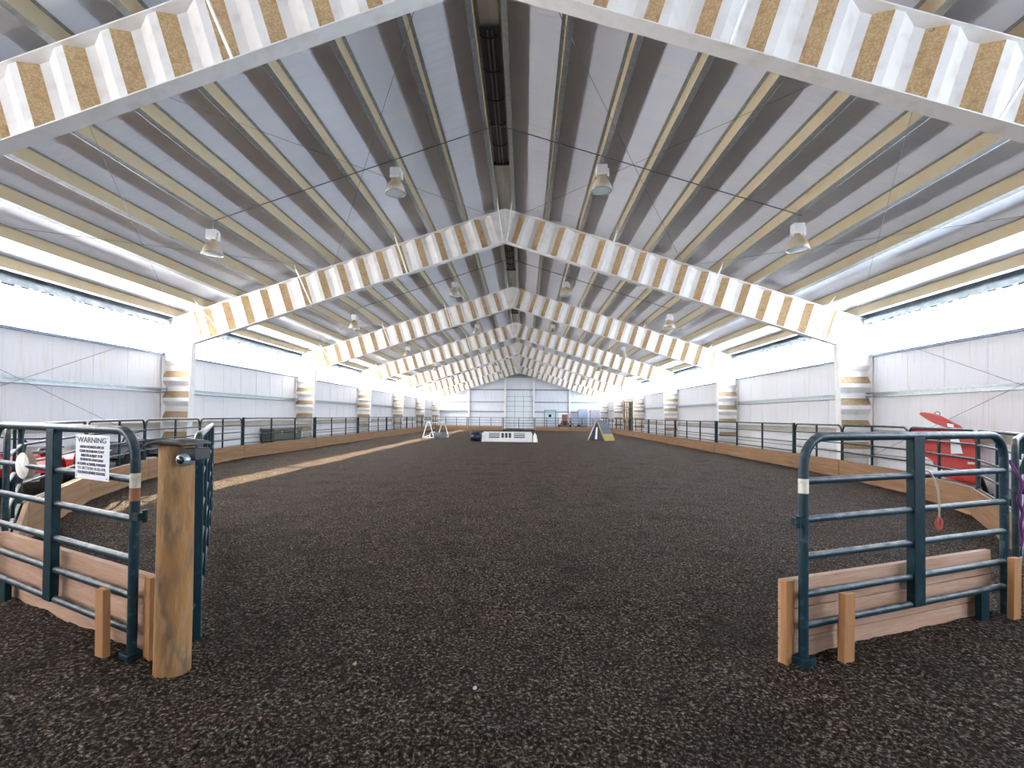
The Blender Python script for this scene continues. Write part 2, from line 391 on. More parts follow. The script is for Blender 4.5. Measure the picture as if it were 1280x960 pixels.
flabels = ['white steel frame standing behind the viewpoint, out of the picture',
           'nearest white steel roof frame, cut off by both top corners of the picture',
           'large white ribbed steel frame, nearest one with both columns in view',
           'second complete white ribbed steel frame from the viewpoint',
           'third complete white ribbed steel frame from the viewpoint',
           'fourth complete white ribbed steel frame from the viewpoint',
           'fifth complete white ribbed steel frame, second from the back wall',
           'farthest white ribbed steel frame, standing right against the back wall']
for i, y in enumerate(FY):
    if i == 0: continue                                 # stands behind the viewpoint
    f = proto if i == 1 else copy_tree(proto)
    f.location = (0, y, 0); tag(f, flabels[i], 'steel frame', 'ribbed steel portal frames')
# ------------------------------------------------------------------ purlins
PX = [.2, 1.08, 1.97, 2.87, 3.75, 4.61, 5.49, 6.42, 7.31, 8.20, 9.03]
for sx, side in ((-1, 'left'), (1, 'right')):
    for i, X in enumerate(PX):
        root = thing('roof_purlin', '%s tan and grey roof purlin counted from the ridge on the %s slope' % (ORD[i], side), 'purlin',
                     (sx*X, 0, roofz(X)-.21), 0, 'roof purlins')
        if i == 0: root['label'] = 'ridge purlin on the %s side of the ridge vent' % side
        if i == 10: root['label'] = 'lowest purlin on the %s slope, right above the bright eave strip' % side
        b = MB(); b.box((-.006, YF, 0), (.006, YB, .205)); b.build('web', 'purlin_tan', root)
        b = MB(); s0 = 1 if sx > 0 else -1              # lower flange points down the slope
        b.add([(0, YF, 0), (s0*.075, YF, -.022), (s0*.075, YB, -.022), (0, YB, 0), (0, YF, .006), (s0*.075, YF, -.016), (s0*.075, YB, -.016), (0, YB, .006)],
              [(0,1,2,3),(4,7,6,5),(0,4,5,1),(3,2,6,7),(1,5,6,2),(0,3,7,4)])
        b.bar((s0*.075, YF, -.010), (s0*.075, YB, -.010), .006, .03)
        b.build('lower_flange', 'galvanized', root)
        b = MB(); b.add([(0, YF, .2), (-s0*.06, YF, .2+.06*SL-.012), (-s0*.06, YB, .2+.06*SL-.012), (0, YB, .2)], [(0,1,2,3)])
        b.build('upper_flange', 'galvanized', root)
# ridge vents
for i, y in enumerate(FY[1:-1]):
    root = thing('ridge_vent', 'x', 'roof vent', (0, y+1.9, RZ-.13), 0, 'ridge vents along the roof peak')
    root['label'] = ['dark slotted ridge vent above the first bay, nearest to the viewpoint', 'dark ridge vent seen just beneath the peak of the nearest whole frame', 'dark ridge vent in the third bay of the roof peak',
                     'dark ridge vent in the fourth bay of the roof peak', 'dark ridge vent in the fifth bay of the roof peak', 'dark ridge vent in the last bay before the back wall'][i]
    b = MB(); b.box((-.15, 0, .03), (.15, 3.85, .05)); b.build('throat', 'vent_grey', root)
    for x in (-.10, -.035, .035, .10):
        b = MB(); b.bar((x, .02, .005), (x, 3.83, .005), .022, .04); b.build('louvre', 'galvanized' if abs(x) < .05 else 'vent_grey', root)
    for k in range(6):
        b = MB(); yy = .1+k*.73
        b.tube([(-.15, yy, .02), (-.1, yy, -.03), (0, yy, -.045), (.1, yy, -.03), (.15, yy, .02)], .012, 6); b.build('rib', 'black', root)
    b = MB(); b.box((-.17, 3.83, -.02), (.17, 3.87, .05)); b.build('end_cap', 'black', root)
# roof rods (first bay) and conduit at the lamps
def rod(label, a, b_, r=.009, cat='cable', name='brace_rod', group=None, m_='dark_wire'):
    q = MB(); q.tube([a, b_], r, 6); o = q.build(name, m_); tag(o, label, cat, group); return o
for sx, side in ((-1, 'left'), (1, 'right')):
    for (xa, xb), part in (((.35, 4.7), 'upper'), ((4.7, 9.1), 'lower')):
        for k, (p, q_) in enumerate((((xa, FY[1]), (xb, FY[2])), ((xb, FY[1]), (xa, FY[2])))):
            rod('thin cable under the %s half of the %s roof slope %s going away' % (part, side, 'falling' if k == 0 else 'rising'),
                (sx*p[0], p[1], roofz(p[0])-.245-.02*k), (sx*q_[0], q_[1], roofz(q_[0])-.245-.02*k), .0035, group='roof brace cables')
    ym = (FY[1]+FY[2])/2
    for k, (za, zb) in enumerate(((.45, 3.65), (3.65, .45))):
        rod('thin wall brace cable on the %s wall %s going away' % (side, 'rising' if k == 0 else 'falling'), (sx*(9.33-.03*k), FY[1]+.1, za), (sx*(9.33-.03*k), FY[2]-.1, zb), .005, group='wall brace cables')
for i in range(1, 6):
    ym = FY[i]+4.06; q = MB()
    q.tube([(-5.6, ym, roofz(5.6)-.245), (0, ym, roofz(0)-.245), (5.6, ym, roofz(5.6)-.245)], .011, 6)
    tag(q.build('lamp_conduit', 'dark_wire'), 'thin dark lamp conduit crossing under the roof in the %s bay' % ORD[i-1], 'conduit', 'lamp conduits')

# ------------------------------------------------------------------ lamps
def make_lamp():
    r = thing('high_bay_lamp', 'l', 'lamp')
    b = MB(); b.tube([(0,0,0), (0,0,-.21)], .006, 6); b.tube([(.0,-.0,-.02),(.03,0,-.05),(0,0,-.08),(-.03,0,-.05)], .006, 6, closed=True); b.build('hook', 'galvanized', r)
    b = MB(); b.box((-.085,-.065,-.36), (.085,.065,-.2)); b.box((.085,-.03,-.39), (.12,.03,-.25)); b.build('ballast_box', 'lamp_box', r, .01)
    b = MB(); b.lathe([(.045,-.35),(.05,-.40),(.075,-.42),(.115,-.47),(.145,-.54),(.16,-.60),(.165,-.60),(.15,-.535),(.12,-.465),(.08,-.41),(.055,-.39)], 24); b.build('lamp_shade', 'lamp_shade', r)
    b = MB(); b.lathe([(.168,-.595),(.172,-.605),(.168,-.618),(.155,-.618),(.155,-.6)], 24); b.build('rim', 'galvanized', r)
    b = MB(); b.lathe([(0,-.625),(.08,-.622),(.158,-.608)], 24); b.build('lens', 'lamp_lens', r)
    return r
lp = make_lamp(); first = True
lx = [-5.48, -1.92, 1.95, 5.48]; ln = ['far left', 'left of the ridge', 'right of the ridge', 'far right']
bays = ['nearest row', 'second row', 'third row', 'fourth row', 'fifth row', 'sixth row']
for i in range(1, 7):
    for k, X in enumerate(lx):
        o = lp if first else copy_tree(lp); first = False
        o.location = (X, FY[i]+4.0, roofz(X)-.23); o.scale = (1.15,)*3
        tag(o, 'tan bell shaped hanging lamp, %s, in the %s from the viewpoint' % (ln[k], bays[i-1]), 'lamp', 'hanging high bay lamps')

# ------------------------------------------------------------------ wall girts and back wall steel
def girt(label, a, b_, h=.125, d=.09, group='wall girts', m_='galvanized', name='wall_girt'):
    """C channel from a to b_"""
    a = Vector(a); b_ = Vector(b_); L = (b_-a).length
    t = thing(name, label, 'girt', a, math.atan2(b_.y-a.y, b_.x-a.x), group)
    q = MB(); q.box((0, -d, h/2-.012), (L, 0, h/2)); q.box((0, -d, -h/2), (L, 0, -h/2+.012)); q.build('flange', m_, t)
    q = MB(); q.box((0, -.012, -h/2), (L, 0, h/2)); q.build('web', m_, t)
    q = MB(); q.box((0, -d, h/2-.035), (L, -d+.008, h/2)); q.box((0, -d, -h/2), (L, -d+.008, -h/2+.035)); q.build('lip', m_, t)
    return t
girt('long grey steel girt at mid height along the left wall', (-XO+.02, YB, 2.04), (-XO+.02, YF, 2.04))   # d faces -y local
girt('long grey steel girt at mid height along the right wall', (XO-.02, YF, 2.04), (XO-.02, YB, 2.04))
for o in [o for o in bpy.data.objects if o.name.startswith('wall_girt')]:
    o.rotation_euler.z = -PI/2 if o.location.x < 0 else PI/2
    if o.location.x < 0:
        for ch in o.children: ch.scale = (1, -1, 1); 
        for ch in o.children: ch.scale = (1, -1, 1)
    o.location.x += (.0 if o.location.x > 0 else .0)
# left: local x -> -y, local -y(scaled +y) -> +x ; right: local x -> +y, local -y -> +x  (wrong way) => mirror
for o in [o for o in bpy.data.objects if o.name.startswith('wall_girt') and o.location.x > 0]:
    for ch in o.children: ch.scale = (1, -1, 1)
for sx, side in ((-1, 'left'), (1, 'right')):
    q = MB(); x0, x1 = sorted((sx*(XO-.03), sx*(XO+.0)))
    q.box((x0, YF, .98), (x1, YB, 1.16)); q.box((x0-.002, YF, .52), (x1+.002, YB, .56))
    tag(q.build('trim_%d' % (7 if sx < 0 else 8), 'wainscot'), kind='structure')
for z, lab in ((4.34, 'highest grey girt across the back wall above the tall door'), (2.98, 'grey girt across the back wall at tall door height'), (1.93, 'lowest grey girt across the back wall')):
    for a, c_, s in ((-5.57 if z > 4 else -XO+.1, -1.62, 'left'), (1.62, 5.57 if z > 4 else XO-.1, 'right')):
        girt(lab+', %s half' % s, (a, YB-.02, z), (c_, YB-.02, z), .13, .08, 'back wall girts', 'galvanized', 'back_wall_girt')
girt('short grey girt joining the door posts above the tall door', (-1.5, YB-.02, 4.34), (1.5, YB-.02, 4.34), .13, .08, 'back wall girts', 'galvanized', 'back_wall_girt')
for X, lab in ((-5.6, 'white wind post at the left of the back wall'), (-1.58, 'white post at the left side of the tall back door'), (1.58, 'white post at the right side of the tall back door'), (5.52, 'white wind post at the right of the back wall')):
    t = thing('wall_post', lab, 'post', (X, YB-.12, 0), 0, 'back wall posts'); H = roofz(X)-.25
    q = MB(); q.box((-.01, -.1, 0), (.01, .1, H)); q.build('web', 'white_steel', t)
    q = MB(); q.box((-.09, -.11, 0), (.09, -.098, H)); q.build('flange', 'white_steel', t)
    q = MB(); q.box((-.09, .098, 0), (.09, .11, H)); q.build('flange', 'white_steel', t)
    if abs(X) > 5:
        for ch in t.children: pass
t = thing('door_header', 'double grey header beam high above the tall back door', 'beam', (0, YB-.3, 5.68))
q = MB(); q.box((-1.75, -.08, 0), (1.75, .08, .1)); q.build('lower_beam', 'galvanized', t)
q = MB(); q.box((-1.75, -.08, .2), (1.75, .08, .28)); q.build('upper_beam', 'galvanized', t)
for x in (-1.6, -.5, .5, 1.6):
    q = MB(); q.box((x-.03, -.05, .1), (x+.03, .05, .2)); q.build('spacer', 'galvanized', t)

# tall door
d = thing('door_1', None, None, (0, YB-.06, 0)); d['kind'] = 'structure'; 
for k in ('label', 'category'):
    if k in d: del d[k]
q = MB(); q.box((-1.5, 0, .02), (1.5, .05, 3.62)); q.build('door_leaf', 'door_white', d)
q = MB()
for x in (-1.5, -.53, .45, 1.47): q.box((x-.018, -.02, .02), (x+.018, 0, 3.62))
for z in (.02, .6, 1.25, 1.9, 2.5, 3.05, 3.58): q.box((-1.5, -.018, z), (1.5, 0, z+.035))
q.build('door_frame', 'line_grey', d)
# man door
d = thing('door_2', None, None, (3.38, YB-.06, 0)); d['kind'] = 'structure'
q = MB(); q.box((-.56, 0, 0), (.56, .05, 2.06)); q.build('door_leaf', 'door_blue', d)
q = MB(); q.box((-.66, -.02, 0), (-.56, .05, 2.14)); q.box((.56, -.02, 0), (.66, .05, 2.14)); q.box((-.66, -.02, 2.06), (.66, .05, 2.14)); q.build('door_frame', 'line_grey', d)
q = MB(); q.box((-.15, -.01, 1.35), (.15, 0, 1.65)); q.build('window_pane', 'glass_dark', d)
q = MB(); q.tube([(-.45, 0, 1.0), (-.45, -.06, 1.0), (-.36, -.06, 1.0)], .015, 8); q.build('door_handle', 'galvanized', d)

# ------------------------------------------------------------------ fence panels
def arc_frame(L, H, rc=.16, z0=0.0):
    pts = [(0, 0, z0), (0, 0, H-rc)]
    for k in range(1, 7): a = PI-(PI/2)*k/6; pts.append((rc+rc*math.cos(a), 0, H-rc+rc*math.sin(a)))
    pts.append((L-rc, 0, H))
    for k in range(1, 7): a = PI/2-(PI/2)*k/6; pts.append((L-rc+rc*math.cos(a), 0, H-rc+rc*math.sin(a)))
    pts.append((L, 0, z0)); return pts
def round_panel(L, H=1.27, rails=(.17, .39, .61, .83, 1.05), r=.02, plate=.06):
    t = thing('corral_panel', 'p', 'fence panel')
    b = MB(); b.tube(arc_frame(L, H), r*1.1, 8); b.build('outer_frame', 'fence_green', t)
    for z in rails: b = MB(); b.tube([(0, 0, z), (L, 0, z)], r*.85, 8); b.build('rail', 'fence_green', t)
    b = MB(); b.box((L/2-plate/2, -.012, rails[0]-.02), (L/2+plate/2, .012, H)); b.build('upright', 'green_plate', t)
    return t
def rect_panel(L, H=1.27, n=2, lo=.17):
    t = thing('corral_panel', 'p', 'fence panel')
    b = MB(); b.tube([(0, 0, H), (L, 0, H)], .022, 8); b.build('top_rail', 'fence_green', t)
    for z in (.20, .47, .74, 1.01): b = MB(); b.tube([(0, 0, z), (L, 0, z)], .016, 6); b.build('rail', 'fence_green', t)
    for x in (.035, L-.035): b = MB(); b.box((x-.03, -.03, 0), (x+.03, .03, H+.03)); b.build('end_post', 'green_plate', t)
    for k in range(n):
        x = L*(k+1)/(n+1); b = MB(); b.box((x-.025, -.02, lo), (x+.025, .02, H)); b.build('upright', 'green_plate', t)
    return t
def kick(a, b_, label, off=.06, h=.41, inward=1):
    a = Vector((*a, 0)); b_ = Vector((*b_, 0)); L = (b_-a).length
    t = thing('kick_board', label, 'board', a, math.atan2(b_.y-a.y, b_.x-a.x), 'wooden kick boards around the arena')
    for k in range(3):
        q = MB(); jit = random.uniform(-.006, .006)
        q.box((.01, inward*off-.02+jit, -.03+k*(h+.03)/3), (L-.01, inward*off+.02+jit, -.036+(k+1)*(h+.03)/3)); q.build('plank', 'kick_wood', t)
    return t
near = 'rounded green corral panel %s'
leftpts = [(-3.62, 3.80), (-5.05, 5.25), (-6.60, 7.76), (-7.66, 10.35), (-8.28, 13.10), (-8.57, 15.62)]
rightpts = [(4.24, 3.93), (5.98, 5.70), (7.36, 7.82), (8.12, 10.18), (8.43, 12.74), (8.57, 15.15)]
lab_l = ['beyond the sign panel at the left picture edge', 'in front of the red quad bike', 'in front of the black quad bike', 'right behind the thick round post', 'just right of the swung-open gate']
lab_r = ['seen end-on at the right picture edge', 'at the right end of the red plow blade', 'in front of the red plow blade', 'left of the red plow blade', 'joining the straight right hand panels']
for pts, labs, inw in ((leftpts, lab_l, -1), (rightpts, lab_r, 1)):
    for i in range(len(pts)-1):
        a, c_ = Vector(pts[i]), Vector(pts[i+1]); L = (c_-a).length; d_ = (c_-a).normalized()
        p = round_panel(L-.05); place(p, a+d_*.02, c_); tag(p, near % labs[i], 'fence panel', 'rounded corral panels')
        if not (inw == 1 and i == 0):
            kick(pts[i], pts[i+1], 'kick boards under the rounded panel '+labs[i].replace('in front of', 'before'), inward=inw)
straight = [15.62, 21.2, 26.85, 32.5, 38.15, 43.8, 49.45]
for sx, side in ((-1, 'left'), (1, 'right')):
    base = None
    for i in range(6):
        y0, y1 = straight[i], straight[i+1]
        if i == 0: y0 = 15.15 if sx > 0 else 15.62
        if i == 0: p = rect_panel(y1-y0-.06)
        elif base is None: base = rect_panel(5.59); p = base
        else: p = copy_tree(base)
        place(p, (sx*8.57, y0+.03), (sx*8.57, y1))
        where = ['nearest', 'second', 'third', 'fourth', 'fifth', 'farthest'][i]
        tag(p, '%s straight green corral panel along the %s wall' % (where, side), 'fence panel', 'straight corral panels')
        kick((sx*8.57, y0), (sx*8.57, y1), 'kick boards under the %s straight panel along the %s wall' % (where, side), inward=(-1 if sx < 0 else 1))
bj = [-8.5, -5.15, -1.58, 1.58, 5.15, 8.5]; base = None
bl = ['at the left corner', 'left of the tall door', 'across the tall door, with no boards below', 'right of the tall door', 'at the right corner']
for i in range(5):
    L = bj[i+1]-bj[i]-.06
    p = rect_panel(L, 1.27, 1 if i == 2 else 2)
    place(p, (bj[i]+.03, 49.8), (bj[i+1], 49.8)); tag(p, 'green corral panel of the back fence '+bl[i], 'fence panel', 'back fence panels')
    if i != 2: kick((bj[i], 49.8), (bj[i+1], 49.8), 'wooden kick boards of the back fence '+bl[i], inward=-1)

# ------------------------------------------------------------------ foreground panels
def fore_panel(label, A, B, rails, L, flip, sticker_rust):
    """A: free end (stile with latch) ; runs to B"""
    t = thing('gate_panel', label, 'gate', (*A, 0), math.atan2(B[1]-A[1], B[0]-A[0]))
    H = 1.315
    b = MB(); b.tube(arc_frame(L, H, .17, -.01), .0265, 14); b.build('outer_frame', 'green_tube', t)
    for z in rails: b = MB(); b.tube([(.01, 0, z), (L-.01, 0, z)], .0215, 12); b.build('rail', 'green_tube', t)
    b = MB(); s = flip; x = L/2
    b.prism([(x-.055, rails[0]-.01), (x+.055, rails[0]-.01), (x+.055, H-.01), (x-.055, H-.01)], lambda a, z, d: (a, d, z), s*.022, s*.03)
    b.prism([(x-.055, rails[0]-.01), (x-.049, rails[0]-.01), (x-.049, H-.01), (x-.055, H-.01)], lambda a, z, d: (a, d, z), s*-.02, s*.03)
    b.build('centre_upright', 'green_plate', t, .002)
    for x, w_ in ((.33, .035), (L-.28, .10)):
        b = MB(); b.box((x-w_/2, -.02, -.03), (x+w_/2, .02, rails[0])); b.build('foot', 'green_plate', t, .003)
    b = MB(); b.box((-.05, -.045, -.02), (.05, .045, .04)); b.build('foot', 'green_plate', t, .006)
    b = MB(); b.box((-.075, -.02, .80), (-.01, .02, .845)); b.tube([(-.07, -.02, .79), (-.07, -.02, .86)], .014, 8); b.build('latch', 'green_plate', t, .003)
    b = MB(); b.tube([(0, 0, .985), (0, 0, 1.07)], .0275, 14, 0, False); b.build('sticker', 'sticker', t)
    if sticker_rust: b = MB(); b.tube([(0, 0, .91), (0, 0, .985)], .0275, 14, 0, False); b.build('rust_patch', 'rust', t)
    return t
RA, RB = (2.19, 3.0), (4.05, 3.82)
LA, LB = (-1.70, 2.775), (-3.43, 3.60)
gr = fore_panel('rounded green gate panel at the right of the arena opening with a rope on it', RA, RB, (.215, .395, .615, .83, 1.055), 2.05, -1, False)
gl = fore_panel('rounded green gate panel at the left of the arena opening carrying the warning sign', LA, LB, (.16, .36, .57, .80, 1.03), 2.08, 1, True)
def loc_on(A, B, s, off):
    a = Vector(A); d = (Vector(B)-a).normalized(); n = Vector((-d.y, d.x)); return a+d*s+n*off
# boards behind (arena side) ; right panel: arena side is +normal, left panel: arena side is -normal (line runs leftwards)
for A, B, sg, s0, s1, nm in ((RA, RB, 1, -.09, 2.0, 'right'), (LA, LB, -1, -.11, 2.12, 'left')):
    p = loc_on(A, B, s0, sg*.075)
    t = thing('board_wall', 'three stacked pinkish planks standing behind the %s gate panel' % nm, 'boards', (p.x, p.y, 0), math.atan2(B[1]-A[1], B[0]-A[0]))
    for k in range(3):
        z0 = -.06+k*.178; q = MB(); L = s1-s0
        q.box((0, -.02, z0), (L, .02, z0+.172)); q.build('plank', 'wood_board', t, .003)
    q = MB(); q.box((-.006, -sg*.022-.02, -.04), (.06, -sg*.022+.02, .47)); q.build('end_batten', 'stake_wood', t, .003)
for A, B, sg, s, nm, h in ((RA, RB, -1, .25, 'wooden stake in front of the left end of the right gate panel', .40), (RA, RB, -1, 1.99, 'wooden stake in front of the right end of the right gate panel', .445),
                        (RA, RB, -1, 2.20, 'wooden stake farthest right, at the picture edge', .47), (LA, LB, 1, .16, 'orange wooden stake in front of the left gate panel', .395)):
    p = loc_on(A, B, s, sg*.075); q = MB(); q.box((-.045, -.02, -.04), (.045, .02, h))
    o = q.build('wooden_stake', 'stake_wood', None, .003); o.location = (p.x, p.y, 0); o.rotation_euler = (0, .03, math.atan2(B[1]-A[1], B[0]-A[0])); tag(o, nm, 'stake', 'short wooden stakes')

# warning sign
p = loc_on(LA, LB, .32, .036)
rz = math.atan2(LB[1]-LA[1], LB[0]-LA[0])-PI
sg = thing('warning_sign', 'white metal sign headed WARNING hung on the top rail of the left gate panel', 'sign', (0, 0, 0), rz)
p2 = loc_on(LA, LB, .650, .032); sg.location = (p2.x, p2.y, 1.005)
SW, SH = .425, .275
q = MB(); q.box((0, -.003, 0), (SW, .0, SH)); q.build('plate', 'sign_white', sg, .001)
def text_mesh(txt, size, name, x, z, mname, parent, w_=None):
    cu = bpy.data.curves.new('t', 'FONT'); cu.body = txt; cu.size = size; cu.align_x = 'CENTER'; cu.extrude = .0006; cu.offset = size*.012
    o = bpy.data.objects.new('t', cu); COL.objects.link(o); bpy.context.view_layer.update()
    dg = bpy.context.evaluated_depsgraph_get(); me = bpy.data.meshes.new_from_object(o.evaluated_get(dg)); bpy.data.objects.remove(o)
    xs_ = [v.co.x for v in me.vertices]; k = (w_/(max(xs_)-min(xs_))) if w_ else 1
    for v in me.vertices: v.co = Vector((v.co.x*k, -.0045-v.co.z, v.co.y))
    me.materials.clear(); me.materials.append(M[mname]); me.name = name
    ob = bpy.data.objects.new(name, me); COL.objects.link(ob); ob.parent = parent; ob.location = (x, 0, z); return ob
text_mesh('WARNING', .046, 'heading', SW/2, SH-.047, 'sign_ink', sg, .36)
for k, (ln_, w_) in enumerate((('UNDER COLORADO LAW, AN', .30), ('EQUINE PROFESSIONAL IS NOT', .31), ('LIABLE FOR AN INJURY TO OR', .27),
          ('THE DEATH OF A PARTICIPANT', .30), ('IN EQUINE ACTIVITIES, PURSUANT', .355), ('TO SECTION 13-21-119,', .355), ('COLORADO REVISED STATUTES.', .35))):
    text_mesh(ln_, .024, 'text_line', SW/2, SH-.083-k*.0265, 'sign_ink', sg, w_)
for x, z in ((.02, SH-.015), (SW-.02, SH-.015), (.02, .015), (SW-.02, .015)):
    q = MB(); q.tube([(x, -.002, z), (x, -.006, z)], .005, 8); q.build('screw', 'galvanized', sg)
# round white disc on the second rail
p = loc_on(LA, LB, 1.50, 0); q = MB()
q.lathe([(0, .024), (.088, .024), (.094, .018)], 28, 0, axis='x'); q.lathe([(.094, .018), (.096, 0), (.094, -.026), (.086, -.03), (0, -.03)], 28, 1, axis='x')
o = q.build('round_disc', ['old_white', 'disc_rim']); o.location = (p.x, p.y, 1.03); o.rotation_euler = (0, 0, math.radians(-112))
tag(o, 'round white worn disc threaded on the second rail near the left picture edge', 'disc')

# thick wooden post
post = thing('wooden_post', 'thick round wooden gate post between the warning sign panel and the open gate', 'post', (-1.40, 2.70, 0))
q = MB(); n = 28; rings = []
prof = [(-.06, .093), (.0, .092), (.3, .0905), (.7, .089), (1.0, .088), (1.235, .087), (1.25, .082)]
vs = []; 
for z, r in prof:
    for j in range(n):
        a = 2*PI*j/n; rr = r*(1+.035*mnoise.noise(Vector((math.cos(a)*2, math.sin(a)*2, z*1.5)))); vs.append((rr*math.cos(a)+z*.004, rr*math.sin(a), z))
fs = [(i*n+j, i*n+(j+1) % n, (i+1)*n+(j+1) % n, (i+1)*n+j) for i in range(len(prof)-1) for j in range(n)]+[tuple((len(prof)-1)*n+j for j in range(n))]
q.add(vs, fs, 0, True); q.build('trunk', 'post_wood', post)
q = MB()                                              # rubber flap folded over the top
xs_ = np.linspace(-.105, .125, 12); 
zt_ = lambda x: 1.262 - 1.1*max(0, abs(x-.01)-.05)**1.5
vs = []; 
for x in xs_:
    for y in (-.12, -.06, 0, .06, .12): vs.append((x, y, zt_(x)-.35*max(0, abs(y)-.06)**1.4 + .004*math.sin(x*40+y*30)))
for x in xs_:
    for y in (-.12, -.06, 0, .06, .12): vs.append((x, y, zt_(x)-.35*max(0, abs(y)-.06)**1.4 + .012+.004*math.sin(x*40+y*30)))
N_ = 12*5; fs = []
for i in range(11):
    for j in range(4):
        a = i*5+j; fs += [(a, a+1, a+6, a+5), (N_+a, N_+a+5, N_+a+6, N_+a+1)]
    fs += [(i*5, i*5+5, N_+i*5+5, N_+i*5), (i*5+4, N_+i*5+4, N_+i*5+9, i*5+9)]
for j in range(4): fs += [(j, N_+j, N_+j+1, j+1), (55+j, 56+j, N_+56+j, N_+55+j)]
q.add(vs, fs, 0, True); q.build('rubber_cap', 'rubber', post)
sc_ = thing('post_lamp', 'small black box with a round lens fixed under the cap of the wooden post', 'camera', (-1.265, 2.63, 1.165))
q = MB(); q.box((-.04, -.05, .0), (.055, .08, .065)); q.build('housing', 'black', sc_, .006)
q = MB(); q.lathe([(.0, -.01), (.026, -.01), (.034, 0), (.034, .06)], 18, axis='y', tf=Matrix.Translation((-.0, -.075, .005))); q.build('lens_ring', 'galvanized', sc_)
q = MB(); q.lathe([(.0, -.013), (.02, -.013), (.022, -.008)], 18, axis='y', tf=Matrix.Translation((-.0, -.075, .005))); q.build('lens', 'glass_dark', sc_)

# swung open gate
GA, GB = (-1.52, 3.06), (-3.66, 6.5)
L = math.hypot(GB[0]-GA[0], GB[1]-GA[1])
og = thing('swing_gate', 'long green pipe gate swung open away from the viewer beside the thick wooden post', 'gate', (*GA, 0), math.atan2(GB[1]-GA[1], GB[0]-GA[0]))
H = 1.27
q = MB(); q.tube([(0, 0, .08), (0, 0, H-.14), (.02, 0, H-.07), (.07, 0, H-.02), (.14, 0, H), (L-.14, 0, H), (L-.05, 0, H-.03), (L, 0, H-.14), (L, 0, .08)], .026, 12); q.build('outer_frame', 'green_tube', og)
for z in (.1, .28, .5, .73, .98): q = MB(); q.tube([(0, 0, z), (L, 0, z)], .02, 10); q.build('rail', 'green_tube', og)
for x in (L*.25, L*.5, L*.75): q = MB(); q.box((x-.04, -.028, .1), (x+.04, .028, H)); q.build('upright', 'green_plate', og)
q = MB(); q.box((-.035, -.035, .0), (.03, .035, H-.12)); q.build('hinge_stile', 'green_plate', og, .006)
for z in (1.08, .22):
    d = Vector((-1.385+1.52, 2.735-3.06, 0)); ang = -og.rotation_euler.z
    dl = Vector((d.x*math.cos(ang)-d.y*math.sin(ang), d.x*math.sin(ang)+d.y*math.cos(ang), 0))
    q = MB(); q.tube([(0, 0, z), dl*.72+Vector((0, 0, z))], .013, 8); q.tube([dl*.58+Vector((0, 0, z)), dl*.70+Vector((0, 0, z))], .026, 10); q.build('hinge_bolt', 'green_plate', og)

# ropes
def curve_rope(name, pts, r, m_, label, cat='rope'):
    P = [Vector(p) for p in pts]; out = []
    for i in range(len(P)-1):
        p0, p1, p2, p3 = P[max(i-1, 0)], P[i], P[i+1], P[min(i+2, len(P)-1)]
        for k in range(6):
            t_ = k/6; out.append(.5*((2*p1)+(p2-p0)*t_+(2*p0-5*p1+4*p2-p3)*t_*t_+(3*p1-p0-3*p2+p3)*t_**3))
    out.append(P[-1]); q = MB(); q.tube(out, r, 8); return tag(q.build(name, m_), label, cat)
pr = loc_on(RA, RB, 1.12, -.03)
rope = thing('hanging_rope', 'thin tan rope with a red end hanging on the right gate panel', 'rope', (pr.x, pr.y, 1.05))
o = curve_rope('cord', [(-.03, .03, .02), (.0, 0, .03), (.04, -.01, -.06), (.055, -.01, -.17), (.06, 0, -.28)], .006, 'rope_tan', None, None); o.parent = rope
o = curve_rope('end_knot', [(.06, 0, -.27), (.045, 0, -.31), (.062, 0, -.35), (.075, 0, -.30), (.062, 0, -.27)], .010, 'rope_red', None, None); o.parent = rope
curve_rope('lead_rope', [(4.20, 3.93, 1.12), (4.19, 3.86, 1.03), (4.22, 3.86, .95), (4.195, 3.86, .84), (4.235, 3.87, .74), (4.20, 3.85, .66), (4.23, 3.87, .56), (4.21, 3.86, .50)], .011, 'rope_purple',
           'knotted purple lead rope hanging on the end-on panel at the right picture edge')

# ------------------------------------------------------------------ red plow
PLO, PLE = Vector((9.2, 9.6)), Vector((.455, -.89)); PLRZ = math.atan2(PLE.y, PLE.x)
plow = thing('plow_blade', 'bright red curved snow plow blade standing outside the fence at the right', 'plow', (*PLO, 0), PLRZ)
def wp(x, y):                                           # outline numbers measured across the blade's own face
    u = 1130+x/8; v = 500+y/8
    d = fw + rt2*((u-CX)/FPX) - up2*((v-CY)/FPX); n = Vector((-PLE.y, PLE.x))
    t_ = (PLO-Vector((CAMX, 0))).dot(n)/Vector((d.x, d.y)).dot(n); p = Vector((CAMX+d.x*t_, d.y*t_))
    return ((p-PLO).dot(PLE), EYE+d.z*t_)
body = [wp(*p) for p in ((110, 300), (150, 283), (400, 272), (540, 285), (640, 320), (720, 370), (752, 440), (765, 600), (768, 835), (720, 850), (560, 810), (440, 770), (430, 700), (385, 670), (345, 640), (335, 605), (290, 575), (220, 540), (108, 490))]
q = MB(); q.prism(body, lambda a, z, d: (a, d+.1*math.cos(a*2.2)-.1, z), -.05, .02); q.build('moldboard', 'red_paint', plow)
fin = [wp(*p) for p in ((192, 142), (212, 122), (300, 133), (380, 158), (480, 208), (560, 250), (650, 318), (700, 370), (600, 330), (500, 290), (420, 262), (340, 232), (265, 192))]
q = MB(); q.prism(fin, lambda a, z, d: (a, d, z), -.16, -.02); q.build('deflector', 'red_paint', plow, .01)
back = [wp(*p) for p in ((590, 380), (640, 340), (745, 420), (762, 830), (640, 800), (610, 600))]
q = MB(); q.prism(back, lambda a, z, d: (a, d, z), -.13, -.06); q.build('side_rib', 'red_paint', plow, .006)
